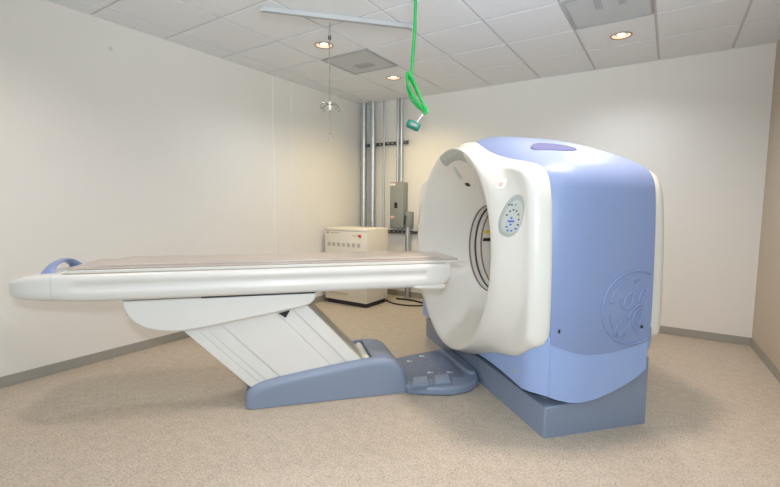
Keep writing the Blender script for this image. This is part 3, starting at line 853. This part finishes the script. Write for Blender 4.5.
# foot plate linking table and scanner
pl = chaikin([(-.64, .745), (-.56, .715), (-.45, .668), (-.33, .632), (-.20, .645), (-.09, .70), (-.018, .80), (-.018, 1.385), (-.05, 1.43), (-.14, 1.425), (-.26, 1.395), (-.40, 1.36), (-.52, 1.32), (-.64, 1.30)], 2, True)
b = BM(); add_extrude(b, pl, .002, .062, .014, SWP, 4); fp = build('foot_plate', b, M_SLATE, tab, 40)
pl = chaikin([(-.60, .80), (-.50, .825), (-.24, .825), (-.21, .80), (-.145, .79), (-.125, .85), (-.125, 1.37), (-.20, 1.39), (-.33, 1.36), (-.50, 1.31), (-.60, 1.28)], 2, True)
b = BM(); add_extrude(b, pl, .058, .066, .003, SWP, 2); build('tread_mat', b, M_SLATE_D, fp, 40)
b = BM()
pl = chaikin([(-.018, .82), (-.075, .80), (-.115, .85), (-.118, 1.36), (-.10, 1.41), (-.018, 1.37)], 2, True)
add_extrude(b, pl, .05, .088, .02, SWP, 4); build('raised_kerb', b, M_SLATE, fp, 50)
random.seed(4)
for k in range(4):
    s, w = ((-.47, 1.20), (-.33, 1.29), (-.385, .93), (-.235, .90))[k]
    b = BM(); add_disc(b, (s, w, .064), .014, .006, 'z', 8, .002); add_disc(b, (s + .022, w - .01, .064), .009, .005, 'z', 8, .002); build('pale_stud', b, M_STUD, fp)
b = BM()
for i in range(4):
    for j in range(5):
        s, w = -.50 + i * .095 + (j % 2) * .03, .90 + j * .088
        if w < 1.28 + s * -.1: add_disc(b, (s, w, .064), .009, .004, 'z', 8, .002)
build('tread_studs', b, M_SLATE, fp, 40)
for s0 in (-.60, -.43):
    o_ = []
    b = BM(); pr = [(.0, .0), (.135, .0), (.128, .118), (.012, .118)]
    q = [(s0 + x + (y * .28), .698 + y) for x, y in pr]
    lo = [(q[0][0], q[0][1], .060), (q[1][0], q[1][1], .060), (q[2][0], q[2][1], .060), (q[3][0], q[3][1], .060)]
    fr = offset_poly(ccw(q), -.012)
    add_extrude(b, fr, .052, .066, .004, SWP, 2); build('pedal_well', b, M_DARK if False else M_SLATE_D, fp, 30)
    b = BM(); loops = [[(x, y, .062) for x, y in ccw(q)], [(x, y, .076 + (y - .698) * .10) for x, y in ccw(q)], [(x, y, .083 + (y - .698) * .10) for x, y in offset_poly(ccw(q), .008)]]
    add_loft(b, loops); build('pedal', b, M_SLATE, fp, 30)

# mattress on the cradle
mt = empty('mattress', G0 + Matrix.Rotation(GANG, 3, 'Z') @ Vector((-1.45, TC, .964)), GANG); tag(mt, 'long thin taupe mattress lying on the white patient table', 'mattress')
X0 = 1.45
b = BM(); add_box(b, (-2.71 + X0, -.238, .0), (-.225 + X0, .238, .012), .005, 3); build('edge_pad', b, M_MATTRESS, mt)
b = BM(); prof = [(-2.60 + X0, .010), (-.335 + X0, .010), (-.355 + X0, .020), (-.39 + X0, .028), (-2.48 + X0, .028), (-2.54 + X0, .024)]
add_extrude(b, prof, -.215, .200, .008, SWZ, 4); build('top_pad', b, M_MATTRESS, mt, 50)

# ------------------------------------------------------------------ light
w = bpy.data.worlds.new('world'); SC.world = w; w.use_nodes = True
bg = w.node_tree.nodes['Background']; bg.inputs['Color'].default_value = WCOL; bg.inputs['Strength'].default_value = WORLD

def lamp(kind, name, loc, energy, col, size=.2, target=None, **kw):
    l = bpy.data.lights.new(name, kind); l.energy = energy; l.color = col
    if kind == 'AREA': l.shape = 'DISK'; l.size = size
    else: l.shadow_soft_size = size
    for k, v in kw.items(): setattr(l, k, v)
    o = bpy.data.objects.new(name, l); COL.objects.link(o); o.location = loc
    if target is not None: o.rotation_euler = (Vector(target) - Vector(loc)).to_track_quat('-Z', 'Y').to_euler()
    return o
def beam(x, y, e, col):
    p = ROOM @ Vector((x, y, ZC - .03)); lamp('SPOT', 'downlight_beam', p, e, col, .10, p - Vector((0, 0, 1)), spot_size=math.radians(150), spot_blend=.9)
beam(*LAMPS[0], *L_A); beam(*LAMPS[1], *L_B); beam(*LAMPS[2], *L_C)
# the same lamps further along, outside the frame
beam(1.18, -4.64, *L_D); beam(3.60, -2.60, *L_F)
# the photographer's flash above the lens, and an added fill lamp to brighten ceiling and upper walls
lamp('AREA', 'camera_flash', (.0, -.05, 1.60), L_FLASH[0], L_FLASH[1], .12, (0.0, 4.0, 1.45))
lamp('AREA', 'added_ceiling_fill', (.35, -.4, 2.25), L_FILL[0], L_FILL[1], .35, (.3, 1.6, 3.6), spread=math.radians(95))

SC.view_settings.view_transform = 'Standard'; SC.view_settings.look = 'None'
SC.view_settings.exposure = EXPO; SC.view_settings.gamma = 1; SC.view_settings.use_curve_mapping = False
SC.cycles.use_denoising = True
SC.cycles.max_bounces = 10; SC.cycles.diffuse_bounces = 6
